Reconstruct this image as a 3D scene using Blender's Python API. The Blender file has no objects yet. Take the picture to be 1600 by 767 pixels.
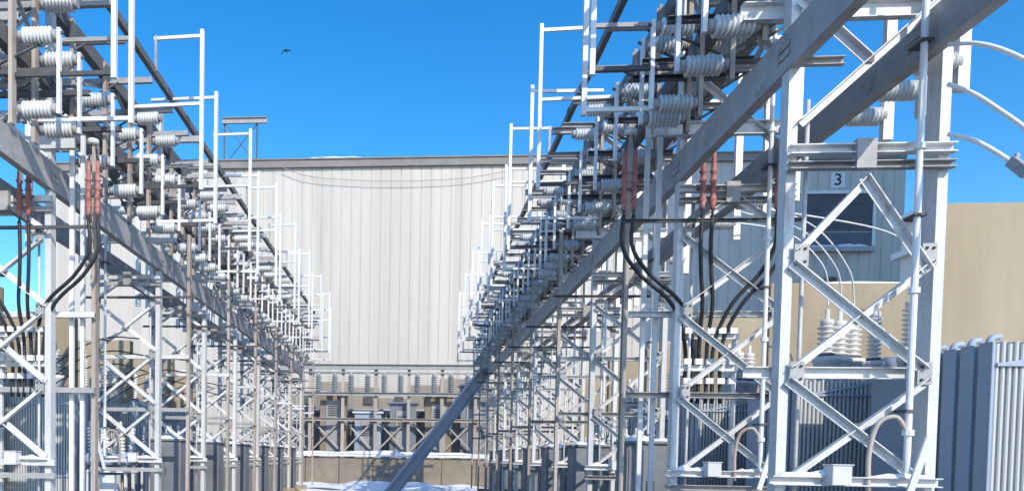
import bpy, bmesh, math, random
from mathutils import Vector, Matrix
R = random.Random(7)
S = bpy.context.scene
COL = S.collection
EYE = 2.0                      # camera height; Z(h) turns a height above the eye into a height above the ground
def Z(h): return h + EYE
F, PX, HY = 1150.0, 640.0, 712.0          # focal length and aisle vanishing point, in photo pixels
TH, YAW, ROLL = math.radians(2.0), math.radians(4.5), math.radians(.9)
CAMR = Matrix.Rotation(YAW, 3, 'Z') @ Matrix.Rotation(math.pi/2 - TH, 3, 'X') @ Matrix.Rotation(ROLL, 3, 'Z')
_v = CAMR.transposed() @ Vector((0, 1, 0))
CX = PX - F*_v.x/-_v.z; CY = HY + F*_v.y/-_v.z      # principal point
def at(px, py, Y):             # the point of the place seen at photo pixel (px, py), Y metres away
    d = CAMR @ Vector(((px - CX)/F, (CY - py)/F, -1))
    return Vector((0, 0, EYE)) + d * (Y / d.y)

# ------------------------------------------------------------------ materials
MATS = {}
def mat(name, c1, c2, scale=6.0, rough=0.6, metal=0.0, stain=None, stain_amt=0.0, streak=False, bump=0.0, spec=0.4, fine=60.0, sheet=0, spangle=False):
    m = bpy.data.materials.new(name); m.use_nodes = True
    nt = m.node_tree; N = nt.nodes; L = nt.links
    b = N['Principled BSDF']
    b.inputs['Roughness'].default_value = rough; b.inputs['Metallic'].default_value = metal
    b.inputs['Specular IOR Level'].default_value = spec
    geo = N.new('ShaderNodeNewGeometry')
    mp = N.new('ShaderNodeMapping'); L.new(geo.outputs['Position'], mp.inputs['Vector'])
    if streak: mp.inputs['Scale'].default_value = (1, 1, 0.12)
    n1 = N.new('ShaderNodeTexNoise'); n1.inputs['Scale'].default_value = scale; n1.inputs['Detail'].default_value = 8
    n1.inputs['Roughness'].default_value = 0.65
    L.new(mp.outputs[0], n1.inputs['Vector'])
    r1 = N.new('ShaderNodeMapRange'); r1.inputs[1].default_value = 0.32; r1.inputs[2].default_value = 0.68
    L.new(n1.outputs['Fac'], r1.inputs[0])
    mix = N.new('ShaderNodeMix'); mix.data_type = 'RGBA'
    mix.inputs[6].default_value = (*c1, 1); mix.inputs[7].default_value = (*c2, 1)
    L.new(r1.outputs[0], mix.inputs[0])
    out = mix.outputs[2]
    oi = N.new('ShaderNodeObjectInfo')
    hs = N.new('ShaderNodeHueSaturation')
    rr = N.new('ShaderNodeMapRange'); rr.inputs[3].default_value = 0.88; rr.inputs[4].default_value = 1.1
    L.new(oi.outputs['Random'], rr.inputs[0]); L.new(rr.outputs[0], hs.inputs['Value']); L.new(out, hs.inputs['Color'])
    out = hs.outputs[0]
    if stain:
        n2 = N.new('ShaderNodeTexNoise'); n2.inputs['Scale'].default_value = scale * 0.45; n2.inputs['Detail'].default_value = 10
        n2.inputs['Roughness'].default_value = 0.75
        L.new(mp.outputs[0], n2.inputs['Vector'])
        r2 = N.new('ShaderNodeMapRange'); r2.inputs[1].default_value = 0.62 - stain_amt; r2.inputs[2].default_value = 0.74 - stain_amt * 0.6
        L.new(n2.outputs['Fac'], r2.inputs[0])
        m2 = N.new('ShaderNodeMix'); m2.data_type = 'RGBA'; m2.inputs[7].default_value = (*stain, 1)
        L.new(r2.outputs[0], m2.inputs[0]); L.new(out, m2.inputs[6]); out = m2.outputs[2]
    if sheet:      # each sheet of cladding has a tone of its own
        sx = N.new('ShaderNodeSeparateXYZ'); L.new(geo.outputs['Position'], sx.inputs[0])
        dv = N.new('ShaderNodeMath'); dv.operation = 'DIVIDE'; dv.inputs[1].default_value = sheet; L.new(sx.outputs[0], dv.inputs[0])
        fl = N.new('ShaderNodeMath'); fl.operation = 'FLOOR'; L.new(dv.outputs[0], fl.inputs[0])
        wn = N.new('ShaderNodeTexWhiteNoise'); wn.noise_dimensions = '1D'; L.new(fl.outputs[0], wn.inputs['W'])
        r4 = N.new('ShaderNodeMapRange'); r4.inputs[3].default_value = .93; r4.inputs[4].default_value = 1.05; L.new(wn.outputs['Value'], r4.inputs[0])
        h4 = N.new('ShaderNodeHueSaturation'); L.new(r4.outputs[0], h4.inputs['Value']); L.new(out, h4.inputs['Color']); out = h4.outputs[0]
    if spangle:    # zinc crystals and rust freckles
        vo = N.new('ShaderNodeTexVoronoi'); vo.inputs['Scale'].default_value = 38; L.new(geo.outputs['Position'], vo.inputs['Vector'])
        s5 = N.new('ShaderNodeSeparateXYZ'); L.new(vo.outputs['Color'], s5.inputs[0])
        r5 = N.new('ShaderNodeMapRange'); r5.inputs[3].default_value = .91; r5.inputs[4].default_value = 1.06; L.new(s5.outputs[0], r5.inputs[0])
        h5 = N.new('ShaderNodeHueSaturation'); L.new(r5.outputs[0], h5.inputs['Value']); L.new(out, h5.inputs['Color'])
        n6 = N.new('ShaderNodeTexNoise'); n6.inputs['Scale'].default_value = 11; n6.inputs['Detail'].default_value = 10; n6.inputs['Roughness'].default_value = .8
        L.new(geo.outputs['Position'], n6.inputs['Vector'])
        r6 = N.new('ShaderNodeMapRange'); r6.inputs[1].default_value = .63; r6.inputs[2].default_value = .70; r6.inputs[4].default_value = .8; L.new(n6.outputs['Fac'], r6.inputs[0])
        m6 = N.new('ShaderNodeMix'); m6.data_type = 'RGBA'; m6.inputs[7].default_value = (.30, .19, .12, 1)
        L.new(r6.outputs[0], m6.inputs[0]); L.new(h5.outputs[0], m6.inputs[6]); out = m6.outputs[2]
    L.new(out, b.inputs['Base Color'])
    n3 = N.new('ShaderNodeTexNoise'); n3.inputs['Scale'].default_value = fine; n3.inputs['Detail'].default_value = 4
    L.new(geo.outputs['Position'], n3.inputs['Vector'])
    r3 = N.new('ShaderNodeMapRange'); r3.inputs[3].default_value = max(0.05, rough - 0.15); r3.inputs[4].default_value = min(1, rough + 0.15)
    L.new(n3.outputs['Fac'], r3.inputs[0]); L.new(r3.outputs[0], b.inputs['Roughness'])
    if bump:
        bp = N.new('ShaderNodeBump'); bp.inputs['Strength'].default_value = bump; bp.inputs['Distance'].default_value = 0.02
        L.new(n3.outputs['Fac'], bp.inputs['Height']); L.new(bp.outputs[0], b.inputs['Normal'])
    MATS[name] = m
    return m
galv   = mat('galvanised_steel', (.58, .60, .62), (.74, .75, .76), 5, .5, stain=(.38, .32, .27), stain_amt=.05, streak=True, spangle=True)
galvd  = mat('aged_galvanised_steel', (.32, .325, .34), (.43, .43, .43), 4, .55, stain=(.26, .19, .13), stain_amt=.05, spangle=True)
chordm = mat('weathered_chord_steel', (.11, .11, .115), (.18, .17, .165), 4, .6, stain=(.20, .14, .10), stain_amt=.06)
brown  = mat('rusty_steel', (.36, .31, .27), (.50, .45, .41), 5, .65, stain=(.28, .17, .10), stain_amt=.08, streak=True)
alu    = mat('white_aluminium_tube', (.72, .74, .76), (.84, .85, .86), 3, .35, stain=(.5, .5, .5), stain_amt=.0)
porc   = mat('grey_porcelain', (.58, .62, .64), (.70, .73, .74), 4, .22, spec=.6)
porcw  = mat('white_porcelain', (.72, .73, .72), (.82, .82, .80), 4, .2, spec=.6)
redm   = mat('red_rubber', (.36, .105, .09), (.48, .22, .20), 6, .65, stain=(.5, .36, .34), stain_amt=.08)
blackm = mat('black_cable', (.02, .022, .028), (.04, .042, .048), 6, .45)
darkm  = mat('dark_steel', (.07, .075, .085), (.12, .12, .125), 5, .55)
conc   = mat('beige_concrete', (.34, .28, .19), (.47, .40, .285), .7, .9, stain=(.27, .235, .175), stain_amt=.10, streak=True, bump=.25)
concd  = mat('brown_concrete', (.22, .18, .14), (.33, .28, .22), .8, .9, stain=(.14, .12, .1), stain_amt=.06, bump=.3)
shadep  = mat('blue_grey_paint', (.30, .38, .50), (.37, .45, .56), 1.2, .5, stain=(.33, .34, .36), stain_amt=.05, streak=True)  # light grey paint with the blue of skylit shade mixed into its colour
fin_m  = mat('radiator_paint', (.48, .51, .53), (.57, .59, .59), 1.5, .5, stain=(.38, .36, .33), stain_amt=.04, streak=True)
snowm  = mat('snow', (.80, .82, .85), (.90, .91, .93), 1.5, .7, bump=.6, fine=9, stain=(.58, .55, .51), stain_amt=.03)
doorm  = mat('roller_door_grey', (.075, .08, .095), (.095, .10, .115), 1, .5)
doorl  = mat('door_panel_grey', (.10, .12, .15), (.13, .15, .19), 1, .5)
whitep = mat('white_paint', (.74, .75, .76), (.82, .82, .82), 1, .55)
fasc   = mat('fascia_brown_grey', (.20, .19, .175), (.27, .255, .235), .7, .7)
panel  = mat('cream_panel', (.57, .535, .48), (.64, .605, .55), .25, .55, stain=(.45, .43, .40), stain_amt=.05, streak=True, sheet=.8)
panel2 = mat('white_panel', (.72, .72, .71), (.79, .79, .78), .4, .6, streak=True)
cabm   = mat('cabinet_grey', (.16, .18, .21), (.24, .26, .29), 1.2, .5, stain=(.3, .28, .26), stain_amt=.03)
boxw   = mat('pale_box_paint', (.62, .64, .66), (.74, .75, .76), 3, .5)
copper = mat('brown_pipe', (.20, .13, .08), (.30, .20, .12), 6, .5)
birdm  = mat('dark_feather', (.015, .015, .02), (.03, .03, .035), 20, .7)

# ------------------------------------------------------------------ shapes
def rect(w, h): return [(-w/2, -h/2), (w/2, -h/2), (w/2, h/2), (-w/2, h/2)]
def circ(r, n=8): return [(r*math.cos(2*math.pi*i/n), r*math.sin(2*math.pi*i/n)) for i in range(n)]
def angle(w, t=.012): return [(0, 0), (w, 0), (w, t), (t, t), (t, w), (0, w)]
def chan(w, h, t=.016):  # web along v (height h), flanges to +u (width w), origin at the web centre
    return [(0, -h/2), (w, -h/2), (w, -h/2+t), (t, -h/2+t), (t, h/2-t), (w, h/2-t), (w, h/2), (0, h/2)]
def flip(p): return [(-a, b) for a, b in p][::-1]
def bar(bm, p, q, prof, up=None):
    p = Vector(p); q = Vector(q); ax = (q - p).normalized()
    if up is None: up = Vector((0, 0, 1)) if abs(ax.z) < .9 else Vector((0, 1, 0))
    up = Vector(up); side = ax.cross(up).normalized(); up = side.cross(ax).normalized()
    a = [bm.verts.new(p + side*u + up*v) for u, v in prof]
    b = [bm.verts.new(q + side*u + up*v) for u, v in prof]
    n = len(prof)
    for i in range(n): bm.faces.new((a[i], a[(i+1) % n], b[(i+1) % n], b[i]))
    bm.faces.new(a[::-1]); bm.faces.new(b)
def box(bm, lo, hi):
    x0, y0, z0 = lo; x1, y1, z1 = hi
    v = [bm.verts.new(c) for c in ((x0,y0,z0),(x1,y0,z0),(x1,y1,z0),(x0,y1,z0),(x0,y0,z1),(x1,y0,z1),(x1,y1,z1),(x0,y1,z1))]
    for f in ((3,2,1,0),(4,5,6,7),(0,1,5,4),(1,2,6,5),(2,3,7,6),(3,0,4,7)): bm.faces.new([v[i] for i in f])
def tube(bm, pts, r, n=8):
    pts = [Vector(p) for p in pts]; rings = []
    nrm = None
    for i, p in enumerate(pts):
        t = (pts[min(i+1, len(pts)-1)] - pts[max(i-1, 0)]).normalized()
        if nrm is None:
            nrm = t.cross(Vector((.31, .62, .72))).normalized()
        nrm = (nrm - t*nrm.dot(t)).normalized(); bi = t.cross(nrm)
        rings.append([bm.verts.new(p + nrm*r*math.cos(2*math.pi*k/n) + bi*r*math.sin(2*math.pi*k/n)) for k in range(n)])
    for a, b in zip(rings, rings[1:]):
        for k in range(n): bm.faces.new((a[k], a[(k+1) % n], b[(k+1) % n], b[k]))
    bm.faces.new(rings[0][::-1]); bm.faces.new(rings[-1])
def lathe(bm, p, axis, prof, n=14):      # prof: (distance along axis, radius)
    p = Vector(p); ax = Vector(axis).normalized()
    u = ax.cross(Vector((0, 0, 1)) if abs(ax.z) < .9 else Vector((0, 1, 0))).normalized(); v = ax.cross(u)
    rings = [[bm.verts.new(p + ax*d + (u*math.cos(2*math.pi*k/n) + v*math.sin(2*math.pi*k/n))*r) for k in range(n)] for d, r in prof]
    for a, b in zip(rings, rings[1:]):
        for k in range(n): bm.faces.new((a[k], a[(k+1) % n], b[(k+1) % n], b[k]))
    bm.faces.new(rings[0][::-1]); bm.faces.new(rings[-1])
def sheds(L, r0, r1, n, d0=0.0):
    out = [(d0, r0)]
    for i in range(n):
        a = d0 + L*(i+.15)/n; s = L/n
        out += [(a, r0), (a + s*.30, r1*.97), (a + s*.45, r1), (a + s*.6, r1*.97), (a + s*.75, r0)]
    out.append((d0 + L, r0))
    return out
def smooth_curve(pts, k=8):
    pts = [Vector(p) for p in pts]
    P = [pts[0]*2 - pts[1]] + pts + [pts[-1]*2 - pts[-2]]
    out = []
    for i in range(1, len(P)-2):
        a, b, c, d = P[i-1:i+3]
        for j in range(k):
            t = j/k
            out.append(.5*((2*b) + (c-a)*t + (2*a-5*b+4*c-d)*t*t + (3*b-a-3*c+d)*t**3))
    out.append(pts[-1]); return out
def snow_strip(bm, p, q, w, h, n=14):    # an uneven ridge of snow lying along a bar
    p = Vector(p); q = Vector(q); ax = (q-p).normalized(); sd = ax.cross(Vector((0, 0, 1))).normalized()
    rings = []; ph = [R.uniform(0, 6.28) for _ in range(4)]
    for i in range(n+1):
        t = i/n; c = p.lerp(q, t); e = min(1, min(t, 1-t)*6+.15)
        wv = .5 + .22*math.sin(t*9+ph[0]) + .16*math.sin(t*21+ph[1]) + .1*math.sin(t*43+ph[2])
        hh = h*e*(.3 + .9*wv); ww = w*(.8+.25*math.sin(t*15+ph[3])*.5)*max(e, .4)
        rings.append([bm.verts.new(c + sd*a*ww + Vector((0, 0, b*hh))) for a, b in ((-.5, 0), (-.42, .55), (-.15, .95), (.15, 1), (.42, .6), (.5, 0))])
    for a, b in zip(rings, rings[1:]):
        for k in range(6): bm.faces.new((a[k], a[(k+1) % 6], b[(k+1) % 6], b[k]))
    bm.faces.new(rings[0][::-1]); bm.faces.new(rings[-1])

# ------------------------------------------------------------------ objects
def obj(name, bm, m, parent=None, smooth=False, bevel=0):
    bmesh.ops.recalc_face_normals(bm, faces=bm.faces)
    me = bpy.data.meshes.new(name); bm.to_mesh(me); bm.free()
    me.materials.append(m)
    if smooth:
        me.shade_smooth() if hasattr(me, 'shade_smooth') else None
    o = bpy.data.objects.new(name, me); COL.objects.link(o)
    if parent: o.parent = parent
    if bevel:
        b = o.modifiers.new('bevel', 'BEVEL'); b.width = bevel; b.segments = 2; b.limit_method = 'ANGLE'
    return o
def tag(o, label, cat, group=None):
    o['label'] = label; o['category'] = cat
    if group: o['group'] = group
    return o
def thing(name, label, cat, loc=(0, 0, 0), group=None, rz=0):
    o = bpy.data.objects.new(name, None); COL.objects.link(o); o.location = loc; o.rotation_euler = (0, 0, rz)
    o.empty_display_size = .2
    return tag(o, label, cat, group)
def part(name, fn, m, parent, smooth=False, bevel=0, label=None):
    bm = bmesh.new(); fn(bm); o = obj(name, bm, m, parent, smooth, bevel)
    if label: o['label'] = label
    return o
def structure(o): o['kind'] = 'structure'; return o
def dup(root, loc, label):
    def cp(o, par):
        c = o.copy(); COL.objects.link(c); c.parent = par
        for ch in kids[o.name]: cp(ch, c)
        return c
    kids = {}
    def walk(o):
        kids[o.name] = list(o.children)
        for ch in o.children: walk(ch)
    walk(root); r = cp(root, None); r.location = loc; r['label'] = label
    return r
ORD = ['nearest', 'second', 'third', 'fourth', 'fifth', 'sixth', 'seventh', 'eighth', 'ninth', 'tenth']

# ------------------------------------------------------------------ rows of steelwork
XR, XL, WID = 4.05, -5.95, 1.55           # inner post lines of the two rows, and the width of a tower
DEPTH = [8.6, 11.9, 17.2, 21.1, 24.9, 28.8, 32.6, 36.4, 40.2]
PANELS = [-.2, 1.05, 2.3, 3.5]
H_BEAM, H_C1, H_C2, H_M1 = 4.5, 6.0, 7.3, 7.8

def make_tower(s, near):
    """s = +1: outer side towards +X (right row); -1 left row. Local origin: foot of the inner post."""
    t = thing('lattice_tower', '', 'steel tower', group='lattice towers of the two rows of steelwork')
    W = s*WID
    def post(x, top, flipit):
        pr = chan(.105, .17 if x == 0 else .23, .014)
        if flipit: pr = flip(pr)
        return lambda bm: bar(bm, (x, 0, .3), (x, 0, top), pr, up=(0, 1, 0))
    # bar() along +z with up=+y : side = z x y = -x ; so +u is -x
    part('post', post(-s*.0, Z(8.1), s > 0), galv, t)
    part('post', post(W, Z(7.7), s > 0), galv, t)
    if not near:
        part('slim_post', lambda bm: bar(bm, (-s*.62, .3, .3), (-s*.62, .3, Z(5.2)), chan(.07, .12, .01), up=(0, 1, 0)), brown, t)
    for x in (0, W):
        part('footing', lambda bm: box(bm, (x-.3, -.3, -.2), (x+.3, .3, .31)), conc, t, bevel=.02)
    brc = angle(.085, .012)
    lev = PANELS if not near else [-.22, .98, 2.25]
    def gusset(x, z, r): part('gusset_plate', lambda bm: box(bm, (x-r, -.136, z-r), (x+r, -.128, z+r)), darkm, t)
    def brace(x0, z0, x1, z1, y, m=galv):
        part('brace', lambda bm: bar(bm, (x0, y, Z(z0)), (x1, y, Z(z1)), brc, up=(0, -1, 0)), m, t)
    a = s*.09; b = W - s*.05
    for z0, z1 in zip(lev, lev[1:]):
        brace(a, z0+.06, b, z1-.06, -.10); brace(a, z1-.06, b, z0+.06, -.127)
        gusset((a+b)/2, Z((z0+z1)/2), .055)
    for x in (a, b - s*.09):
        for z in lev[1:]:
            jp = part('joint_plate', lambda bm: box(bm, (min(x, x+s*.15), -.146, Z(z)-.12), (max(x, x+s*.15), -.136, Z(z)+.12)), galvd, t)
            for dz in (-.07, .07):
                for dx in (.04, .11): part('bolt', lambda bm: lathe(bm, (x+s*dx, -.146, Z(z)+dz), (0, -1, 0), [(0, .016), (.014, .016), (.016, .009), (.03, .009)], 6), darkm, jp)
    if near:
        brace(a, 2.3, W*.52, 3.1, -.1); brace(W*.52, 3.1, b, 2.1, -.127)
    else:
        brace(a, 3.56, W*.52, 4.05, -.1); brace(W*.52, 4.05, b, 3.56, -.127)
    for z0, z1 in ((3.7, 5.0), (6.05, 7.25)) if near else ((4.75, 5.95), (6.05, 7.25)):
        brace(a, z0, b, z1, -.10)
        if near and z0 < 4: brace(a, z1, (a+b)/2, (z0+z1)/2, -.127)
        else: brace(a, z1, b, z0, -.127)
        gusset((a+b)/2, Z((z0+z1)/2), .05)
    def cross(name, z, x0, x1, h, y, m, w=.09):
        part(name, lambda bm: bar(bm, (x0, y, Z(z)), (x1, y, Z(z)), chan(w, h, .012), up=(0, 0, 1)), m, t)
    zc = 3.36 if near else 4.12
    cross('cross_beam', zc, -s*.02, W+s*.12, .10, -.14, galv); cross('cross_beam', zc-.17, -s*.02, W+s*.12, .08, -.14, galvd)
    part('spacer', lambda bm: box(bm, (W*.48-.1, -.25, Z(zc)-.22), (W*.48+.1, -.16, Z(zc)+.09)), galvd, t)
    cross('cross_beam', 5.02, -s*.42, W+s*.02, .2, -.14 if not near else .2, galv)
    cross('deck_beam', 7.42, -s*.95, W+s*.1, .14, .14, galvd)
    cross('deck_beam', 6.12, -s*.3, W+s*.9, .12, .14, galvd)
    if not near:
        cross('support_rail', 3.62, -s*.9, W+s*.25, .05, -.25, darkm, .05)
        cross('cross_beam', 2.28, -s*.65, W, .09, .12, galv); cross('cross_beam', 1.02, -s*.65, W, .09, .12, galvd)
    else:
        cross('cross_beam', 1.0, -s*.3, W, .13, .12, galv)
    cross('base_beam', -.2, -s*.1, W+s*.1, .1, -.16, galv); cross('base_beam', -.42, -s*.1, W+s*.1, .09, -.16, galvd)
    part('snow_cap', lambda bm: snow_strip(bm, (0, -.2, Z(-.148)), (W*.45, -.2, Z(-.148)), .1, .07), snowm, t)
    part('snow_cap', lambda bm: snow_strip(bm, (W*.6, -.2, Z(-.148)), (W, -.2, Z(-.148)), .1, .05), snowm, t)
    # operating pipe of the switches, with its handle
    xp = W*.80
    op = part('operating_pipe', lambda bm: lathe(bm, (xp, -.3, Z(-.1)), (0, 0, 1), sum([[(h, .033), (h, .055), (h+.06, .055), (h+.06, .033)] for h in (.4, 1.9, 3.4, 5.0)], [(0, .033)]) + [(7.3, .033)], 10), alu, t)
    part('handle', lambda bm: bar(bm, (xp-s*.02, -.34, Z(-.42)), (xp+s*.14, -.42, Z(.3)), rect(.07, .03)), alu, op)
    for h in (.55, 2.6, 4.4): part('pipe_guide', lambda bm: box(bm, (xp-.06, -.36, Z(h)), (xp+.06, -.13, Z(h)+.025)), darkm, t)
    part('conduit', lambda bm: tube(bm, smooth_curve([(xp-s*.32, -.2, Z(-.3)), (xp-s*.34, -.22, Z(.1)), (xp-s*.28, -.25, Z(.42)), (xp-s*.12, -.28, Z(.5)), (xp-s*.02, -.3, Z(.36))]), .025), brown, t, True)
    part('control_box', lambda bm: (box(bm, (W*.36-.1, -.36, Z(-.24)), (W*.36+.1, -.17, Z(-.03))), box(bm, (W*.36-.115, -.375, Z(-.03)), (W*.36+.115, -.165, Z(-.015)))), boxw, t, bevel=.008)
    part('conduit', lambda bm: tube(bm, [(W*.18, .06, .3), (W*.18, .06, Z(4.0))], .022), galv, t, True)
    return t
ROWN = {1: 'right', -1: 'left'}
def tower_label(s, i):
    if s > 0:
        return ['nearest galvanised lattice tower on the right, in front of the beige firewall and roller door',
                'second lattice tower on the right, with red terminations and black cables',
                'third lattice tower from the camera in the right row', 'fourth lattice tower from the camera in the right row',
                'fifth lattice tower from the camera in the right row', 'sixth lattice tower from the camera in the right row',
                'seventh lattice tower from the camera in the right row', 'third from last lattice tower, far down the right row'.replace('third from last', 'next to last'),
                'last and smallest lattice tower, at the far end of the right row'][i]
    return ['', 'nearest lattice tower on the left, at the left edge, with pale red terminations',
            'second lattice tower from the camera in the left row', 'third lattice tower from the camera in the left row',
            'fourth lattice tower from the camera in the left row', 'fifth lattice tower from the camera in the left row',
            'sixth lattice tower from the camera in the left row', 'next to last lattice tower, far down the left row',
            'last and smallest lattice tower, at the far end of the left row'][i]
for s, X in ((1, XR), (-1, XL)):
    proto = None
    for i, Y in enumerate(DEPTH):
        if s < 0 and i == 0: continue
        if s > 0 and i == 0:
            t = make_tower(s, True); t.location = (X, Y, 0); t['label'] = tower_label(s, i)
        elif proto is None:
            proto = make_tower(s, False); proto.location = (X, Y, 0); proto['label'] = tower_label(s, i)
        else:
            dup(proto, (X, Y, 0), tower_label(s, i))
    for x, top in ((-s*.17, 5.6), (-s*.36, 5.3)): part('conduit', lambda bm: bar(bm, (x, .32, .2), (x, .32, Z(top)), rect(.07, .06)), alu, proto)

# long members running down each row
Y0, Y1 = 4.5, 40.6
def rail(name, s, x, h, prof, m, label, y0=Y0, y1=Y1):
    bm = bmesh.new()
    pr = prof if s > 0 else flip(prof)
    bar(bm, (x, y0, Z(h)), (x, y1, Z(h)), pr)
    # splice plates at the towers
    for Y in DEPTH:
        for dz in (-.05, .05):
            box(bm, (x-s*.012-.004, Y-.12, Z(h)+dz-.03), (x-s*.012+.004, Y+.12, Z(h)+dz+.03))
    return tag(obj(name, bm, m), label, 'beam', 'long beams of the steelwork rows')
for s, X in ((1, XR), (-1, XL)):
    n = ROWN[s]
    rail('channel_beam', s, X-s*.02, H_BEAM, chan(.13, .44, .02), galvd, f'deep grey channel beam on the aisle side posts of the {n} row')
    rail('channel_beam', s, X+s*(WID-.22), H_BEAM+.06, chan(.13, .44, .02), galvd, f'deep grey channel beam on the far side posts of the {n} row')
    rail('upper_chord', s, X-s*.02, H_C1, chan(.16, .26, .016), chordm, f'dark lower chord above the deep beam, aisle side of the {n} row')
    rail('upper_chord', s, X-s*.02, H_C2, chan(.16, .26, .016), chordm, f'dark top chord on the aisle side posts of the {n} row')
    rail('upper_chord', s, X-s*.62, H_M1, chan(.10, .15, .012), chordm, f'thin dark outrigger chord overhanging the aisle, {n} row')
    rail('upper_chord', s, X+s*(WID+.1), H_C2, chan(.16, .26, .016), chordm, f'dark top chord on the far side posts of the {n} row')
    bm = bmesh.new(); tube(bm, [(X+s*.55, 6, Z(6.55)), (X+s*.55, 40, Z(6.55))], .05, 10)
    rail('upper_chord', s, X+s*.72, H_C1+.2, chan(.14, .2, .014), chordm, f'dark middle chord between the two post lines of the {n} row')
    tag(obj('bus_tube', bm, alu, smooth=True), f'pale bus tube running inside the top of the {n} row', 'bus tube')
    bm = bmesh.new(); tube(bm, [(X+s*1.1, 6, Z(6.95)), (X+s*1.1, 40, Z(6.95))], .05, 10)
    tag(obj('bus_tube', bm, alu, smooth=True), f'pale bus tube under the far side top chord of the {n} row', 'bus tube')

# ------------------------------------------------------------------ switches
def insulator(par, p, ax, L=.46, r=.125, n=8, m=porc):
    o = part('insulator', lambda bm: lathe(bm, p, ax, sheds(L, r*.74, r, n), 16), m, par, True)
    ax = Vector(ax).normalized(); p = Vector(p)
    part('end_cap', lambda bm: lathe(bm, p-ax*.07, ax, [(0, r*.5), (.0, r*.62), (.07, r*.62)], 12), galvd, o, True)
    part('end_cap', lambda bm: lathe(bm, p+ax*L, ax, [(0, r*.62), (.07, r*.62), (.07, r*.5)], 12), galvd, o, True)
    return o
def make_switch(s, tall, bladed=True):
    a = -s     # towards the aisle
    t = thing('disconnect_switch' if bladed else 'insulator_bracket', '', 'switch' if bladed else 'insulator bracket', group='disconnect switches over the aisle' if bladed else 'insulator brackets over the aisle')
    part('mounting_channel', lambda bm: bar(bm, (a*.10, 0, Z(4.75)), (a*.10, 0, Z(7.35)), chan(.06, .12, .01), up=(0, 1, 0)), brown, t)
    for h in (4.95, 6.0): insulator(t, (a*.24, 0, Z(h)), (a, 0, 0), .44, .125)
    if bladed: insulator(t, (a*.24, 0, Z(6.85)), (a, 0, 0), .44, .125)
    insulator(t, (-a*.12, 0, Z(6.0)), (-a, 0, 0), .44, .14)
    insulator(t, (-a*.95, .1, Z(6.95)), (-a, 0, 0), .44, .14)
    part('cross_arm', lambda bm: bar(bm, (a*.12, .07, Z(6.35)), (-a*1.5, .07, Z(6.35)), chan(.08, .12, .01)), galvd, t)
    part('cross_arm', lambda bm: bar(bm, (a*.95, .07, Z(7.05)), (-a*1.5, .07, Z(7.05)), chan(.07, .10, .01)), galvd, t)
    part('cross_arm', lambda bm: bar(bm, (a*.9, .07, Z(5.55)), (-a*.6, .07, Z(5.55)), chan(.07, .08, .01)), darkm, t)
    part('jaw', lambda bm: bar(bm, (a*.78, 0, Z(4.88)), (a*.78, 0, Z(6.1)), rect(.05, .07)), alu, t)
    part('link_rod', lambda bm: tube(bm, [(a*.85, 0, Z(6.05)), (-a*.2, .02, Z(5.6)), (-a*1.3, .05, Z(6.3))], .022, 6), darkm, t, True)
    part('link_rod', lambda bm: tube(bm, [(a*.3, .05, Z(7.0)), (-a*.9, .05, Z(6.4))], .02, 6), darkm, t, True)
    if bladed:
        top = 8.45 if tall else 7.75
        low = 5.45 if tall else 5.1
        part('arm', lambda bm: bar(bm, (a*.12, 0, Z(low)), (a*1.62, 0, Z(low)), rect(.05, .06)), darkm if tall else alu, t)
        part('arm', lambda bm: bar(bm, (a*.12 if not tall else a*.58, 0, Z(top)), (a*1.62, 0, Z(top)), rect(.05, .06)), alu, t)
        part('arm', lambda bm: bar(bm, (a*.12, 0, Z(7.1 if tall else 6.3)), (a*1.58, 0, Z(7.1 if tall else 6.3)), rect(.05, .06)), alu if tall else galvd, t)
        part('blade', lambda bm: bar(bm, (a*1.6, 0, Z(low-.08)), (a*1.6, 0, Z(top+.12)), rect(.07, .075)), alu, t)
        if tall: part('riser', lambda bm: bar(bm, (a*.62, 0, Z(H_M1)), (a*.62, 0, Z(top+.06)), rect(.05, .05)), galvd, t)
    return t
def make_outer(s):
    t = thing('disconnect_switch', '', 'switch', group='disconnect switches on the far sides')
    insulator(t, (s*.14, 0, Z(4.78)), (s, 0, 0), .42, .125)
    insulator(t, (s*.12, 0, Z(6.6)), (s, 0, 0), .42, .12)
    for h in (4.78, 6.6): part('bracket', lambda bm: box(bm, (min(s*.0, s*.08), -.07, Z(h)-.12), (max(s*.0, s*.08), .07, Z(h)+.12)), galvd, t)
    part('blade', lambda bm: bar(bm, (s*.66, 0, Z(4.45)), (s*.66, 0, Z(7.9)), rect(.13, .10)), alu, t)
    part('arm', lambda bm: bar(bm, (s*.6, 0, Z(7.2)), (-s*.6, 0, Z(7.2)), rect(.06, .06)), alu, t)
    return t
BAYW = ['nearest', 'second', 'third', 'fourth', 'fifth', 'sixth', 'seventh', 'last']
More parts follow.
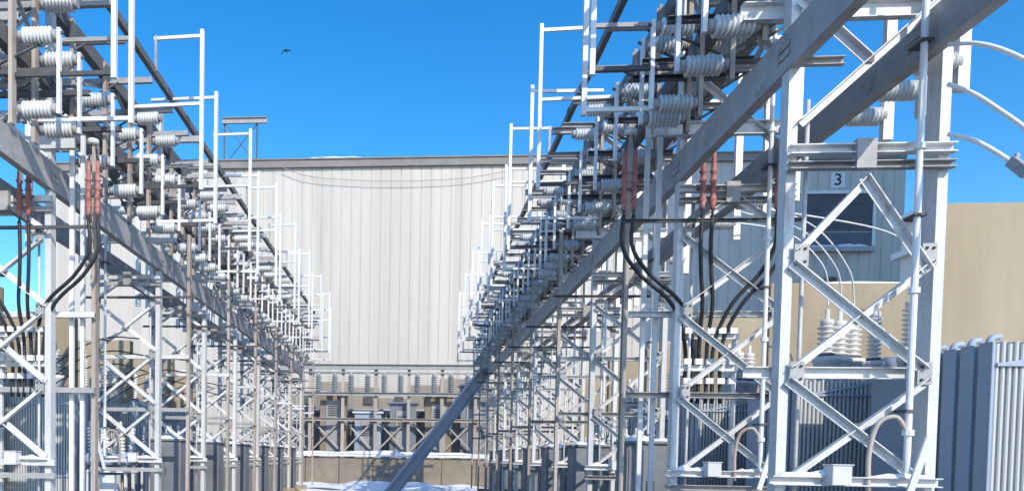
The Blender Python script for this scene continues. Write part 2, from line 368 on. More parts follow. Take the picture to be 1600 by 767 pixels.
for s, X in ((1, XR), (-1, XL)):
    n = ROWN[s]; protos = {}
    po = None
    for b in range(8):
        ya, yb = DEPTH[b], DEPTH[b+1]
        for k, (f, kind) in enumerate(((.12, 0), (.38, 0), (.62, 1), (.82, 2))):
            tall = kind == 1
            if s < 0 and b == 0 and k < 2: continue
            lab = (f'{"tall" if tall else "short"} white bladed switch reaching over the aisle in {BAYW[b]} bay of {n} row' if kind else
                   f'{("nearer", "farther")[k]} insulator bracket without a blade, aisle side of {BAYW[b]} bay of {n} row')
            loc = (X, ya + (yb-ya)*f + R.uniform(-.16, .16), 0)
            if kind not in protos:
                protos[kind] = make_switch(s, tall, kind > 0); protos[kind].location = loc; protos[kind]['label'] = lab
            else: dup(protos[kind], loc, lab).rotation_euler = (0, 0, R.uniform(-.05, .05))
        for k, f in enumerate((.27, .47, .69)):
            lab = f'white bladed switch on far side of {n} row, {("near", "middle", "far")[k]} one in its {BAYW[b]} bay'
            loc = (X + s*(WID+.22), ya + (yb-ya)*f + (R.uniform(-.12, .12) if b else 0), 0)
            if b > 1 and R.random() < .25: continue
            if po is None:
                po = make_outer(s); po.location = loc; po['label'] = lab
            else: dup(po, loc, lab)

for s, X in ((1, XR), (-1, XL)):
    n = ROWN[s]; W = s*WID
    for b in range(8):
        ya, yb = DEPTH[b]+.1, DEPTH[b+1]-.1; ym = (ya+yb)/2
        t = thing('bay_bracing', f'dark zigzag bracing between the top chords, {BAYW[b]} bay of the {n} row', 'bracing', (X, ya, 0), 'zigzag bracing of the bays')
        L_ = yb - ya
        for p, q in (((0, 0, 6.1), (0, L_/2, 7.2)), ((0, L_/2, 7.2), (0, L_, 6.1)), ((W, 0, 7.2), (W, L_/2, 6.3)), ((W, L_/2, 6.3), (W, L_, 7.2)),
                     ((0, .1, 7.36), (W, L_/2, 7.36)), ((W, L_/2, 7.38), (0, L_-.1, 7.38))):
            part('brace', lambda bm: bar(bm, (p[0]+s*.09, p[1], Z(p[2])), (q[0]+s*.09, q[1], Z(q[2])), angle(.07, .01)), galvd, t)

# ------------------------------------------------------------------ red cable terminations and black cables
def make_term():
    t = thing('cable_termination', '', 'cable termination', group='red cable terminations')
    for dx in (-.075, .075):
        part('red_sleeve', lambda bm: lathe(bm, (dx, 0, -.62), (0, 0, 1), [(0, .035), (.1, .04)] + sum([[(a, .036), (a+.02, .062), (a+.05, .04)] for a in (.12, .26, .40, .54)], []) + [(.7, .032), (.9, .028)], 12), redm, t, True)
        part('rod', lambda bm: tube(bm, [(dx, 0, -.8), (dx, 0, .2), (dx*.5, 0, .55)], .018, 8), darkm, t, True)
    part('cap', lambda bm: lathe(bm, (0, 0, .5), (0, 0, 1), [(0, .05), (.02, .09), (.08, .09), (.1, .04)], 12), porcw, t, True)
    part('clamp_bar', lambda bm: box(bm, (-.16, -.03, -.32), (.16, .03, -.29)), darkm, t)
    return t
pt = None
for s, X in ((1, XR), (-1, XL)):
    n = ROWN[s]
    for i in (1,):
        Y = DEPTH[i] - .28
        for k, dx in enumerate((-.8, .36, 1.44)):
            if i > 1 and k: continue
            x = X + s*dx; loc = (x, Y, Z(4.4))
            pos = ('over the aisle', 'midway', 'on the far side')[k]
            lab = f'paired red cable termination {pos}, on {tower_label(s, i).split(",")[0]}'
            lab = ' '.join(lab.split()[:16])
            lab = f'paired red cable termination {pos}, at the {ORD[i if s > 0 else i-1]} tower of the {n} row'
            if pt is None:
                pt = make_term(); pt.location = loc; pt['label'] = lab
            else: dup(pt, loc, lab)
            bm = bmesh.new()
            xt = X + s*(.3 + .22*k)
            for d in (-.075, .075):
                mid = [(x+d, Y, Z(3.7)), (x+d, Y+.02, Z(3.25)), (x+d+(xt-x)*.25, Y+.08, Z(2.85)), (x+(xt-x)*.75+d, Y+.2, Z(2.4)), (xt+d*.8, Y+.42, Z(1.8)), (xt+d*.8, Y+.42, Z(.9))]
                tube(bm, smooth_curve(mid), .03, 8)
            tag(obj('power_cable', bm, blackm, smooth=True), f'black cable pair curving down {("from the aisle", "from midway", "from the far side")[k]} at the {ORD[i if s > 0 else i-1]} tower of {n} row', 'cable', 'black cables under the red terminations')
        # rack that takes the cables
        t = thing('cable_rack', f'pale steel cable rack behind the {ORD[i if s > 0 else i-1]} tower of the {n} row', 'cable rack', (X+s*.1, DEPTH[i]+.2, 0), 'cable racks')
        for h in (1.95, 1.45): part('rail', lambda bm: bar(bm, (0, -.06, Z(h)), (s*.95, -.06, Z(h)), rect(.05, .09)), galv, t)
        for h in (1.98, 1.5, 1.2):
            for q in range(5):
                part('cleat', lambda bm: box(bm, (s*(.16+.17*q)-.055, -.16, Z(h)), (s*(.16+.17*q)+.055, -.09, Z(h)+.09)), whitep, t)
        for x in (0.03, .92): part('leg', lambda bm: bar(bm, (s*x, 0, 0), (s*x, 0, Z(2.05)), rect(.06, .05)), galv, t)

# ------------------------------------------------------------------ firewalls and transformers
FW = [12.7, 18.2, 22.5, 27.2, 32.2, 37.5]
for s, xe in ((1, 8.4), (-1, -10.6)):
    for i, Y in enumerate(FW):
        if s < 0 and i < 1: continue
        LEN = 12 if i < 3 else 8
        bm = bmesh.new()
        box(bm, (min(xe, xe+s*LEN), Y, -.3), (max(xe, xe+s*LEN), Y+.35, Z(4.2)))
        lab = f'beige concrete firewall, {ORD[i if s > 0 else i-1]} from the camera behind the {ROWN[s]} row'
        o = thing('firewall', lab, 'wall', (0, 0, 0), 'concrete firewalls')
        obj('wall', bm, conc, o, bevel=.02)
        if i >= 1:
            part('snow_cap', lambda bm: snow_strip(bm, (xe+s*.1, Y+.17, Z(4.2)), (xe+s*(LEN-.2), Y+.17, Z(4.2)), .33, .06, 40), snowm, o)
def bushing(t, x, y, z, hgt, r, n, lit=porcw, ped=True):
    b = part('bushing', lambda bm: lathe(bm, (x, y, z+.35), (0, 0, 1), sheds(hgt, r*.6, r, n), 16), lit, t, True)
    part('pedestal', lambda bm: lathe(bm, (x, y, z), (0, 0, 1), [(-.32, r*.8), (-.32, r*.9), (.22, r*1.3), (.24, r*1.45), (.33, r*1.4), (.34, r*.8)], 14), shadep if not ped else boxw, b, True)
    part('terminal', lambda bm: lathe(bm, (x, y, z+.35+hgt), (0, 0, 1), [(0, r*.6), (.04, r*.75), (.12, r*.7), (.14, r*.25), (.34, r*.25)], 12), porcw, b, True)
    part('collar', lambda bm: lathe(bm, (x, y, z+.33), (0, 0, 1), [(0, r*1.0), (.03, r*1.02), (.08, r*.9)], 12), darkm, b, True)
def make_trafo(s, bushings=True):
    t = thing('power_transformer', '', 'transformer', group='power transformers between the firewalls')
    top = Z(1.5)
    part('tank', lambda bm: (box(bm, (min(s*.5, s*4.6), 1.68, .3), (max(s*.5, s*4.6), 3.3, top-.05)), box(bm, (min(s*.4, s*4.7), 1.48, top-.05), (max(s*.4, s*4.7), 3.4, top+.02))), shadep, t, bevel=.015)
    part('plinth', lambda bm: box(bm, (min(-s*.2, s*5), -.3, -.1), (max(-s*.2, s*5), 3.6, .28)), conc, t)
    for k in range(5):
        y0 = k*.31
        def bank(bm):
            for q in range(34):
                x = s*(.02 + q*.075)
                zt = top + (.03 if q % 2 else 0)
                bar(bm, (x, y0, .45), (x, y0, zt), [(-.024, 0), (-.012, -.012), (.012, -.012), (.024, 0), (.024, .2), (.012, .215), (-.012, .215), (-.024, .2)], up=(0, 1, 0))
            for zz in (.55, top-.1): tube(bm, [(s*0, y0+.1, zz), (s*2.6, y0+.1, zz)], .05, 8)
        part('radiator_bank', bank, fin_m, t)
    # broad end plates on the aisle side
    for k in range(5):
        part('end_plate', lambda bm: (bar(bm, (-s*.03, k*.31+.1, .4), (-s*.03, k*.31+.1, top+.03), [(-.02, -.115), (.02, -.115), (.02, .115), (-.02, .115)], up=(0, 1, 0)),
                                      tube(bm, smooth_curve([(-s*.02, k*.31+.1, top-.02), (s*.02, k*.31+.1, top+.08), (s*.12, k*.31+.1, top+.1)]), .045, 8)), shadep, t, bevel=.012)
    part('strap', lambda bm: box(bm, (min(0, s*2.55), -.045, top-.28), (max(0, s*2.55), -.02, top-.24)), shadep, t)
    part('strap', lambda bm: box(bm, (min(0, s*2.55), -.045, 1.3), (max(0, s*2.55), -.02, 1.34)), shadep, t)
    part('strap', lambda bm: bar(bm, (s*.05, -.03, top-.26), (s*1.2, -.03, top-.05), rect(.02, .04)), shadep, t)
    part('top_frame', lambda bm: bar(bm, (-s*.1, 1.4, top+.06), (s*2.8, 1.4, top+.06), chan(.1, .13, .012)), galv, t)
    if bushings:
        for k in range(3): bushing(t, s*(1.33+.33*k), 1.7+.14*k, top+.34, .62, .175, 6)
        bushing(t, s*2.92, 1.62, top+.34, .98, .16, 10); bushing(t, s*2.62, 2.3, top+.34, .9, .14, 10)
    part('conservator', lambda bm: (lathe(bm, (s*3.0, 2.6, top+.55), (s, 0, 0), [(0, .1), (.04, .26), (1.3, .26), (1.34, .1)], 16), box(bm, (s*3.6-.06, 2.5, top), (s*3.6+.06, 2.7, top+.35))), shadep, t, True)
    part('oil_pipe', lambda bm: tube(bm, smooth_curve([(s*2.9, 1.2, top), (s*2.95, 1.15, top+.22), (s*2.8, 1.1, top+.4), (s*2.5, 1.1, top+.46)]), .035, 8), copper, t, True)
    part('cabinet', lambda bm: (box(bm, (min(s*2.75, s*3.1), -.1, .6), (max(s*2.75, s*3.1), .25, top-.35))), whitep, t, bevel=.01)
    return t
TR = [9.75, 14.3, 19.0, 23.2, 28.0]
tl = {1: ['blue grey transformer with ribbed radiators at the right edge, before the nearest firewall', 'blue grey transformer behind the nearest right tower, bushings before the second firewall',
          'blue grey transformer behind the second right tower, third from the camera', 'fourth blue grey transformer along the right row', 'farthest blue grey transformer along the right row'],
      -1: ['', '', 'blue grey transformer at the left edge, nearest behind the left row', 'second blue grey transformer behind the left row', 'farthest blue grey transformer behind the left row']}
for s, xe in ((1, 7.2), (-1, -8.95)):
    p = None
    for i, Y in enumerate(TR):
        if s < 0 and i < 2: continue
        if s > 0 and i == 0:
            p0_ = make_trafo(s, False); p0_.location = (xe, Y, 0); p0_['label'] = tl[s][i]
        elif p is None:
            p = make_trafo(s); p.location = (xe, Y, 0); p['label'] = tl[s][i]
        else: dup(p, (xe, Y, 0), tl[s][i])

# ------------------------------------------------------------------ equipment between the towers
def make_cab():
    t = thing('switchgear_cabinet', '', 'cabinet', group='cabinets under the steelwork')
    part('housing', lambda bm: (box(bm, (-.45, -.35, .25), (.45, .35, 2.3)), box(bm, (-.5, -.4, 2.3), (.5, .4, 2.36))), cabm, t, bevel=.012)
    d = part('door', lambda bm: (box(bm, (-.41, -.372, .35), (-.01, -.352, 2.2)), box(bm, (.01, -.372, .35), (.41, -.352, 2.2))), cabm, t, bevel=.006)
    part('handle', lambda bm: (box(bm, (-.07, -.40, 1.4), (-.045, -.373, 1.6)), box(bm, (.045, -.40, 1.4), (.07, -.373, 1.6))), darkm, d)
    part('plinth', lambda bm: box(bm, (-.5, -.4, -.1), (.5, .4, .24)), conc, t)
    part('snow_cap', lambda bm: snow_strip(bm, (-.46, 0, 2.36), (.46, 0, 2.36), .7, .1), snowm, t)
    return t
def make_breaker():
    t = thing('circuit_breaker', '', 'circuit breaker', group='breakers under the steelwork')
    part('frame', lambda bm: ([bar(bm, (x, y, 0), (x, y, 1.5), angle(.07)) for x in (-.5, .5) for y in (-.25, .25)], [bar(bm, (-.53, y, 1.5), (.6, y, 1.5), rect(.08, .08)) for y in (-.25, .25)]), galv, t)
    for x in (-.4, 0, .4): part('tank', lambda bm: lathe(bm, (x, -.4, 1.8), (0, 1, 0), [(0, .08), (.02, .17), (.78, .17), (.8, .08)], 14), shadep, t, True)
    for x in (-.4, 0, .4):
        for y in (-.28, .28):
            part('bushing', lambda bm: lathe(bm, (x, y, 1.92), (0, y*.6, 1), sheds(.7, .05, .09, 8) + [(.72, .03), (.85, .03)], 12), porcw, t, True)
    part('mechanism_box', lambda bm: box(bm, (-.35, -.5, .7), (.35, -.27, 1.4)), boxw, t, bevel=.01)
    return t
pc = pb = None
for s, X in ((1, XR), (-1, XL)):
    n = ROWN[s]
    for b in range(2 if s < 0 else 1, 8):
        y = (DEPTH[b] + DEPTH[b+1])/2 + .3
        lab = f'dark grey two door cabinet with snow on top, {BAYW[b]} bay of the {n} row'
        loc = (X + s*.55, y, 0)
        if pc is None: pc = make_cab(); pc.location = loc; pc['label'] = lab
        else: dup(pc, loc, lab)
        lab = f'three pole circuit breaker on a steel stand, {BAYW[b]} bay of the {n} row'
        loc = (X + s*1.75, y - .9, 0)
        if b == 1 and s > 0: continue
        if pb is None: pb = make_breaker(); pb.location = loc; pb['label'] = lab
        else: dup(pb, loc, lab)

# ------------------------------------------------------------------ the powerhouse
D = 60.0
zr = at(640, 250, D).z
bld = thing('power_station', 'long cream metal clad power station hall closing off the far end of the yard', 'building', (0, D, 0))
XA, XB = at(72, 400, D).x, at(1406, 300, D).x
def wall(bm):
    # vertical ribbed cladding as one folded sheet closed to a solid
    x = XA; pts = []
    while x < XB - .1:
        pts += [(x, 0), (x+.69, 0), (x+.72, .05), (x+.77, .05)]
        x += .8
    pts.append((XB, 0))
    pts += [(XB, 26), (XA, 26)]
    a = [bm.verts.new((px, py, -.5)) for px, py in pts]; b = [bm.verts.new((px, py, zr)) for px, py in pts]
    n = len(pts)
    for i in range(n): bm.faces.new((a[i], a[(i+1) % n], b[(i+1) % n], b[i]))
    bm.faces.new(b)
part('wall', wall, panel, bld)
part('fascia', lambda bm: (box(bm, (XA-.25, -.3, zr-.55), (XB+.25, 26.3, zr+.02)), box(bm, (XA-.35, -.4, zr+.02), (XB+.35, 26.4, zr+.12))), fasc, bld)
part('snow_cap', lambda bm: snow_strip(bm, (-9, -.2, zr+.12), (-3.6, -.2, zr+.12), .5, .14, 30), snowm, bld)
# roller door and its number
dl = at(1254, 388, D); dr = at(1364, 303, D)
dz0, dz1 = dl.z, dr.z
door = part('roller_door', lambda bm: [box(bm, (dl.x, -.06 - .01*(k % 2), dz0 + (dz1-dz0)*k/16 + .01), (dr.x, .08, dz0 + (dz1-dz0)*(k+1)/16)) for k in range(5, 16)], doorm, bld)
part('lower_panel', lambda bm: (box(bm, (dl.x, -.07, dz0), (dr.x, .06, dz0+(dz1-dz0)*4.6/16)),), doorl, door)
part('frame', lambda bm: (box(bm, (dl.x-.22, -.12, dz0-.3), (dl.x, .1, dz1+.28)), box(bm, (dr.x, -.12, dz0-.3), (dr.x+.22, .1, dz1+.28)), box(bm, (dl.x-.4, -.2, dz1), (dr.x+.4, .12, dz1+.22))), whitep, door)
part('sill', lambda bm: (box(bm, (dl.x, -.5, dz0-.35), (dr.x, .05, dz0+.02)),), galvd, door)
part('snow_cap', lambda bm: snow_strip(bm, (dl.x+.2, -.24, dz0+.02), (dr.x-.1, -.24, dz0+.02), .5, .22, 26), snowm, door)
sg = at(1309, 282, D)
sign = part('number_sign', lambda bm: box(bm, (sg.x-.5, -.05, sg.z-.55), (sg.x+.5, .02, sg.z+.55)), whitep, bld)
cu = bpy.data.curves.new('numeral', 'FONT'); cu.body = '3'; cu.size = 1.25; cu.align_x = 'CENTER'; cu.align_y = 'CENTER'; cu.extrude = .012; cu.offset = .012
to = bpy.data.objects.new('numeral', cu); COL.objects.link(to)
bpy.context.view_layer.update()
me = bpy.data.meshes.new_from_object(to.evaluated_get(bpy.context.evaluated_depsgraph_get())); bpy.data.objects.remove(to)
me.materials.clear(); me.materials.append(blackm)
nu = bpy.data.objects.new('numeral', me); COL.objects.link(nu); nu.parent = sign; nu.location = (sg.x, -.065, sg.z); nu.rotation_euler = (math.pi/2, 0, 0)
# floodlight bracket low on the wall by the door
lp = at(1296, 437, D)
part('wall_lamp', lambda bm: (box(bm, (lp.x-.4, -.5, lp.z-.1), (lp.x+.3, -.1, lp.z+.1)), box(bm, (lp.x+.1, -.1, lp.z-.05), (lp.x+.25, .05, lp.z+.25))), darkm, bld)
# frame standing on the roof edge
rf = thing('roof_frame', 'thin dark cross braced frame standing on the hall roof edge, left', 'steel frame', (0, D+1.2, zr+.12))
xa, xb = at(345, 250, D).x, at(412, 250, D).x
part('leg', lambda bm: bar(bm, (xa, 0, 0), (xa, 0, 3.6), angle(.1)), darkm, rf)
part('leg', lambda bm: bar(bm, (xb-.8, 0, 0), (xb-.8, 0, 3.6), angle(.1)), darkm, rf)
part('brace', lambda bm: bar(bm, (xa, .05, .1), (xb-.8, .05, 3.5), angle(.08)), darkm, rf)
part('brace', lambda bm: bar(bm, (xa, -.05, 3.5), (xb-.8, -.05, .1), angle(.08)), darkm, rf)
part('top_rail', lambda bm: bar(bm, (xa-.2, 0, 3.75), (xb, 0, 3.75), chan(.2, .5, .04)), galvd, rf)
# string hanging across the facade
bm = bmesh.new()
tube(bm, smooth_curve([at(442, 262, D-.5), at(480, 275, D-.5), at(540, 281, D-.5), at(620, 283, D-.5), at(720, 279, D-.5), at(800, 266, D-.5)]), .03, 6)
tag(obj('wire', bm, galvd, smooth=True), 'thin sagging wire strung across the top of the cream hall wall', 'wire')
# low white building past the firewalls, at right
AY = 33.5
lb = thing('annex_building', 'small white clad building between the hall and the near firewall', 'building', (0, AY, 0))
xl = at(1430, 380, AY).x; zt = at(1411, 345, AY).z
def annex(bm):
    x = xl; pts = []
    while x < xl+3.6:
        pts += [(x, 0), (x+.5, 0), (x+.53, .05), (x+.57, .05)]; x += .6
    pts += [(xl+4, 0), (xl+4, .9), (xl, .9)]
    a = [bm.verts.new((px, py, -.3)) for px, py in pts]; b = [bm.verts.new((px, py, zt)) for px, py in pts]
    n = len(pts)
    for i in range(n): bm.faces.new((a[i], a[(i+1) % n], b[(i+1) % n], b[i]))
    bm.faces.new(b)
part('wall', annex, panel2, lb)
part('roof', lambda bm: (box(bm, (xl-.3, -.4, zt-1.4), (xl+4.3, 1.1, zt-1.15)), box(bm, (xl-.35, -.5, zt), (xl+4.3, 1.1, zt+.35))), whitep, lb)
# tall unseen block added right of the frame to throw shade on the hall
blk = thing('boiler_house', 'tall grey boiler house beyond the right edge, shading the hall', 'building', (0, 0, 0))
def shading_block_shape(bm):
    pts = [(30.6, 35.5), (60, 35.5), (60, 44), (38.4, 44)]
    a = [bm.verts.new((x, y, -.5)) for x, y in pts]; b = [bm.verts.new((x, y, 41)) for x, y in pts]
    for i in range(4): bm.faces.new((a[i], a[(i+1) % 4], b[(i+1) % 4], b[i]))
    bm.faces.new(b)
part('wall', shading_block_shape, panel2, blk)
part('window', lambda bm: [box(bm, (34+5*i, 35.42, 6+7*k), (37+5*i, 35.5, 10+7*k)) for i in range(5) for k in range(5)], doorm, blk)

# ------------------------------------------------------------------ far cross bay in front of the hall
rw = thing('retaining_wall', 'low brown concrete wall with snowy rail across the far end of the aisle', 'wall', (0, 50, 0))
xw0, xw1 = at(425, 712, 50).x, at(800, 712, 50).x
def rwall(bm):
    x = xw0
    while x < xw1 - .1:
        box(bm, (x, 0, -.2), (x+2.28, .5, Z(-.15))); x += 2.32
part('wall', rwall, concd, rw, bevel=.03)
part('rail', lambda bm: bar(bm, (xw0, -.1, Z(.02)), (xw1, -.1, Z(.02)), rect(.2, .2)), galv, rw)
part('snow_cap', lambda bm: snow_strip(bm, (xw0, -.1, Z(.12)), (xw1, -.1, Z(.12)), .35, .2, 60), snowm, rw)
fr = thing('bus_gantry', 'brownish grey steel bus gantry across the far end of the aisle', 'steel frame', (0, 52, 0))
xs = [xw0 + (xw1-xw0)*k/7 for k in range(8)]
for x in xs:
    part('post', lambda bm: bar(bm, (x, 0, 0), (x, 0, Z(6.4)), rect(.22, .22)), brown, fr)
for h, m, w in ((6.2, galvd, .35), (4.3, galvd, .25), (2.5, brown, .22)):
    part('beam', lambda bm: bar(bm, (xs[0]-.3, -.16, Z(h)), (xs[-1]+.3, -.16, Z(h)), chan(.18, w, .03)), m, fr)
for k in range(7):
    part('brace', lambda bm: bar(bm, (xs[k]+.1, .15, Z(.2)), (xs[k+1]-.1, .15, Z(2.4)), angle(.12)), brown, fr)
    part('brace', lambda bm: bar(bm, (xs[k]+.1, .3, Z(2.4)), (xs[k+1]-.1, .3, Z(.2)), angle(.12)), galvd, fr)
ew = thing('enclosure_wall', 'tan grey block wall behind the far gantry, before the cream hall', 'wall', (0, 56.5, 0))
tanm = mat('tan_block', (.30, .26, .21), (.42, .38, .33), .6, .9, stain=(.20, .17, .14), stain_amt=.09, streak=True, bump=.3)
def ewall(bm):
    hs_ = [4.9, 5.6, 5.2, 4.4, 5.4, 5.9, 5.3]
    for k in range(7): box(bm, (xs[k], 0 - .06*(k % 2), -.2), (xs[k+1], .6, Z(hs_[k])))
part('wall', ewall, tanm, ew, bevel=.02)
part('pipe_run', lambda bm: tube(bm, [(xs[0], -.3, Z(3.4)), (xs[-1], -.3, Z(3.4))], .16, 10), galvd, ew, True)
for k in range(7):
    part('pipe', lambda bm: tube(bm, smooth_curve([(xs[k]+.6, -.3, Z(-1)), (xs[k]+.6, -.3, Z(2.6)), (xs[k]+.75, -.3, Z(3.2)), (xs[k]+1.3, -.3, Z(3.35))]), .1, 8), (galvd, brown, darkm)[k % 3], ew, True)
    part('vent', lambda bm: box(bm, (xs[k]+1.2, -.14, Z(3.9)), (xs[k]+1.9, -.06, Z(4.5))), darkm, ew)
fi = None
for k in range(14):
    x = xs[0] + .6 + k*(xs[-1]-xs[0]-1.2)/13
    lab = f'dark grey post insulator standing on the far gantry beam, {"first" if k == 0 else ORD[k] if k < 10 else ("eleventh", "twelfth", "thirteenth", "last")[k-10]} from the left'
    if fi is None:
        fi = thing('post_insulator', lab, 'insulator', (x, 51.75, Z(4.44)), 'post insulators on the far gantry')
        part('sheds', lambda bm: lathe(bm, (0, 0, 0), (0, 0, 1), sheds(1.1, .12, .22, 7), 12), cabm, fi, True)
        part('cap', lambda bm: lathe(bm, (0, 0, 1.1), (0, 0, 1), [(0, .12), (.05, .14), (.2, .14), (.2, .05)], 10), galvd, fi, True)
    else: dup(fi, (x, 51.75, Z(4.44)), lab)
bm = bmesh.new(); tube(bm, [(xs[0], 51.75, Z(5.78)), (xs[-1], 51.75, Z(5.78))], .07, 8)
tag(obj('bus_tube', bm, galvd, smooth=True), 'grey bus tube on the insulators of the far gantry', 'bus tube')
for k in range(6):
    x = xs[0] + 1.4 + k*2.5; m = (cabm, concd, shadep, cabm, concd, cabm)[k]
    t = thing('equipment_house', ['dark grey equipment housing, leftmost under the far gantry', 'brown equipment housing, second from left under the far gantry', 'blue grey equipment housing under the far gantry',
              'dark grey equipment housing right of the blue one under the far gantry', 'brown equipment housing, second from right under the far gantry', 'dark grey equipment housing, rightmost under the far gantry'][k], 'cabinet', (x, 53.2, 0), 'housings under the far gantry')
    hh = Z((3.4, 4.4, 3.0, 3.7, 4.2, 5.0)[k])
    part('housing', lambda bm: box(bm, (-.95, -.6, -.1), (.95, .9, hh)), m, t, bevel=.03)
    part('roof', lambda bm: box(bm, (-1.1, -.75, hh), (1.1, 1.0, hh+.12)), boxw, t)
    part('door', lambda bm: box(bm, (-.5, -.66, .3), (.5, -.602, hh-.5)), galvd, t)
    part('louvre', lambda bm: [box(bm, (-.35, -.70, hh-1.6+.16*q), (.35, -.662, hh-1.52+.16*q)) for q in range(5)], darkm, t)
# slanting strut rising from the snow to the end of the right row
p0 = at(604, 775, 37.0); p1 = at(762, 572, 39.5)
p0.z = max(p0.z, -.2)
bm = bmesh.new(); bar(bm, p0, p1, chan(.3, .6, .03))
bar(bm, p0 + Vector((-.5, 0, -.1)), p0 + Vector((.8, 0, -.1)), rect(.8, .5))
strutm = mat('pale_blue_grey_paint', (.45, .50, .58), (.54, .58, .65), 1.5, .6, stain=(.3, .28, .26), stain_amt=.06)
tag(obj('slanting_strut', bm, strutm), 'blue grey slanting steel strut rising from the snow to the right row', 'strut')

# ------------------------------------------------------------------ wires
def wire(pts, r, m, label, name='overhead_wire', cat='wire', group=None):
    bm = bmesh.new(); tube(bm, smooth_curve(pts), r, 8)
    return tag(obj(name, bm, m, smooth=True), label, cat, group)
g = 'wires at the right edge'
wire([at(1482, 70, 8.1), at(1520, 68, 7.9), at(1560, 76, 7.7), at(1610, 98, 7.4), at(1680, 135, 7)], .022, alu, 'topmost pale wire curving off the nearest right tower to the edge', group=g)
wire([at(1482, 132, 8.1), at(1520, 146, 7.9), at(1560, 171, 7.7), at(1610, 207, 7.4), at(1680, 270, 7)], .022, alu, 'middle pale wire curving off the nearest right tower to the edge', group=g)
w = wire([at(1482, 210, 8.1), at(1520, 219, 7.9), at(1560, 240, 7.7), at(1610, 275, 7.4), at(1680, 330, 7)], .022, alu, 'lowest pale wire with a clamp, curving off the nearest right tower', group=g)
c0, c1 = at(1580, 252, 7.55), at(1606, 272, 7.4)
part('clamp', lambda bm: (bar(bm, c0, c1, rect(.07, .09)), bar(bm, c0+Vector((.05, 0, .07)), c0+Vector((.05, 0, -.05)), rect(.03, .03))), galvd, w)
# jumpers round the bushings of the second transformer
tb = Vector((7.2, 14.3, Z(1.5)))
def bt(x, y, h): return tb + Vector((x, y, h))
g = 'jumper wires round the second transformer'
for k in range(3):
    a = bt(1.33+.33*k, 1.7+.14*k, 1.72)
    wire([a, a+Vector((0, 0, .25)), a+Vector((-.25, -.2, .8)), a+Vector((-1.1, -.5, 1.35+.1*k)), a+Vector((-2.4, -.8, 1.5+.22*k))], .016, alu,
         f'pale jumper wire looping up from the {("leftmost", "middle", "rightmost")[k]} small bushing behind the nearest right tower', 'jumper_wire', group=g)
a = bt(2.92, 1.62, 2.05)
wire([a, a+Vector((0, 0, .3)), a+Vector((-.15, -.1, .75)), a+Vector((-1.0, -.4, 1.1)), a+Vector((-3.6, -.6, 1.5))], .018, alu, 'long pale jumper wire from the tall bushing past the roller door', 'jumper_wire', group=g)
# jumpers on the left row, against the cream hall
for i in range(2, 6):
    for k in range(3):
        a = Vector((XL-.3, DEPTH[i]-.6+.25*k, Z(2.6-.35*k))); b = Vector((XL-3.6, DEPTH[i]+.9+.2*k, Z(1.7-.1*k)))
        wire([a, a.lerp(b, .3)+Vector((0, 0, .35)), a.lerp(b, .65)+Vector((0, 0, .35)), b], .016, blackm,
             f'thin dark jumper wire, {("upper", "middle", "lower")[k]} of three at the {ORD[i-1]} tower of the left row', 'jumper_wire', group='jumper wires of the left row')
# bird
bp = at(447, 80, 46)
bd = thing('bird', 'small dark bird gliding in the clear sky above the hall', 'bird', bp)
def bird(bm):
    wing = [(-.33, -.22), (-.26, -.1), (-.15, 0), (0, .04), (.1, .03), (.24, .0), (.34, -.03)]
    for (xa_, za), (xb_, zb) in zip(wing, wing[1:]):
        pass
    up = []; lo = []; fr_ = []; bk = []
    for x, z in wing:
        c = .10*(1-abs(x)/.5)
        fr_.append(bm.verts.new((x, -c, z))); bk.append(bm.verts.new((x, c, z-.01))); up.append(bm.verts.new((x, 0, z+.02))); lo.append(bm.verts.new((x, 0, z-.015)))
    for i in range(len(wing)-1):
        for A, B in ((fr_, up), (up, bk), (bk, lo), (lo, fr_)): bm.faces.new((A[i], A[i+1], B[i+1], B[i]))
    lathe(bm, (0, -.16, .03), (0, 1, 0), [(0, .008), (.04, .02), (.09, .028), (.12, .045), (.2, .045), (.28, .02), (.36, .03), (.38, .005)], 10)
part('body', bird, birdm, bd, True)

# ------------------------------------------------------------------ ground and sky
def ground(bm):
    n = 150
    def gx(i): return -70 + i
    v = {}
    for i in range(n+1):
        for j in range(111):
            x = -75 + i; y = -20 + j*1.0
            h = .05*math.sin(x*.7+.3*y) + .04*math.sin(y*.9-x*.2)
            h += R.uniform(0, .03)
            v[i, j] = bm.verts.new((x, y, h))
    for i in range(n):
        for j in range(110): bm.faces.new((v[i, j], v[i+1, j], v[i+1, j+1], v[i, j+1]))
gravel = mat('dark_gravel', (.075, .07, .065), (.15, .14, .13), 14, .9, stain=(.75, .77, .8), stain_amt=.03, bump=.8, fine=40)
bm = bmesh.new(); ground(bm); structure(obj('ground', bm, gravel, smooth=True))
bm = bmesh.new(); vv = {}
for i in range(61):
    for j in range(81):
        x = -10.5 + i*.28; y = 38 + j*.27
        e = min(1, i/10, (60-i)/10, j/12)
        h = .6*e*(.12 + .32*max(0, math.sin(x*.55+1.2+.15*y)) + .12*math.sin(x*1.7+y*.9) + .07*math.sin(y*2.1-x) + R.uniform(0, .03)) - .1*(1-e)
        vv[i, j] = bm.verts.new((x, y, h))
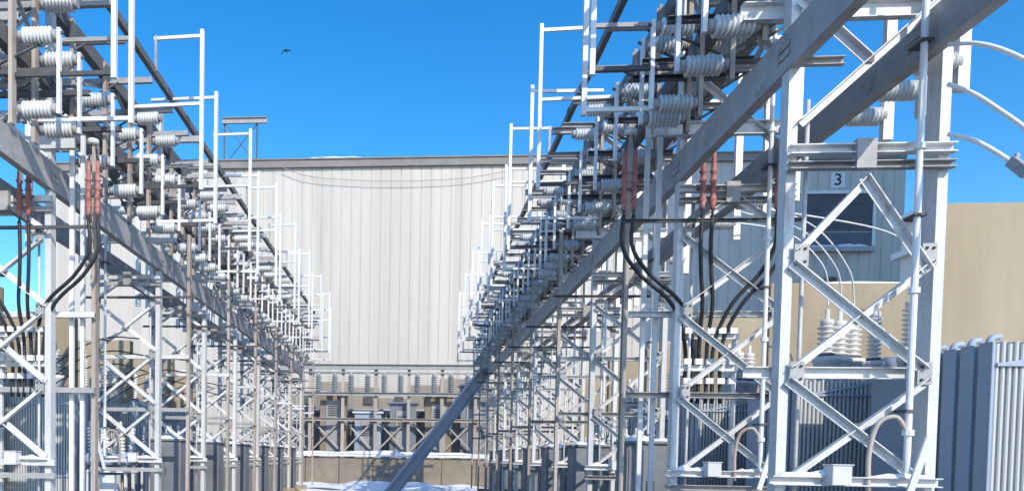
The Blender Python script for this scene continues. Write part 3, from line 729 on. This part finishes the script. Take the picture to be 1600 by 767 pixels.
for i in range(60):
    for j in range(80): bm.faces.new((vv[i, j], vv[i+1, j], vv[i+1, j+1], vv[i, j+1]))
sno = obj('snow_cover', bm, snowm, smooth=True); sno['kind'] = 'stuff'
bm = bmesh.new()
for f in [((-3000, -3000), (3000, -3000), (3000, 3000), (-3000, 3000))]: bm.faces.new([bm.verts.new((x, y, -.4)) for x, y in f])
structure(obj('terrain', bm, snowm))

w = bpy.data.worlds.new('World'); S.world = w; w.use_nodes = True
nt = w.node_tree; bg = nt.nodes['Background']
sk = nt.nodes.new('ShaderNodeTexSky'); sk.sky_type = 'NISHITA'; sk.sun_disc = False
SUN = Vector((.45, -.89, 0)).normalized(); EL = math.radians(32)
sk.sun_elevation = EL; sk.sun_rotation = math.atan2(SUN.x, SUN.y)
sk.air_density = 1.0; sk.dust_density = .5; sk.ozone_density = 2.5; sk.altitude = 300
hs = nt.nodes.new('ShaderNodeHueSaturation'); hs.inputs['Saturation'].default_value = 1.40; hs.inputs['Value'].default_value = 1.06
nt.links.new(sk.outputs[0], hs.inputs['Color']); nt.links.new(hs.outputs[0], bg.inputs[0]); bg.inputs[1].default_value = .15
sd = bpy.data.lights.new('sun', 'SUN'); sd.energy = 2.5; sd.angle = math.radians(.5); sd.color = (1, .90, .76)
so = bpy.data.objects.new('sun', sd); COL.objects.link(so)
dirv = Vector((SUN.x*math.cos(EL), SUN.y*math.cos(EL), math.sin(EL)))
so.rotation_euler = dirv.to_track_quat('Z', 'Y').to_euler(); so.location = dirv*80

cam = bpy.data.cameras.new('camera'); co = bpy.data.objects.new('camera', cam); COL.objects.link(co); S.camera = co
co.location = (0, 0, EYE); co.rotation_euler = CAMR.to_euler()
cam.sensor_width = 36; cam.sensor_fit = 'HORIZONTAL'; cam.lens = 36*F/1600
cam.shift_x = (800 - CX)/1600; cam.shift_y = (CY - 383.5)/1600
cam.clip_start = .05; cam.clip_end = 8000
S.view_settings.view_transform = 'Standard'; S.view_settings.look = 'None'; S.view_settings.gamma = 1
S.view_settings.exposure = .66
S.render.resolution_x = 1024; S.render.resolution_y = 490
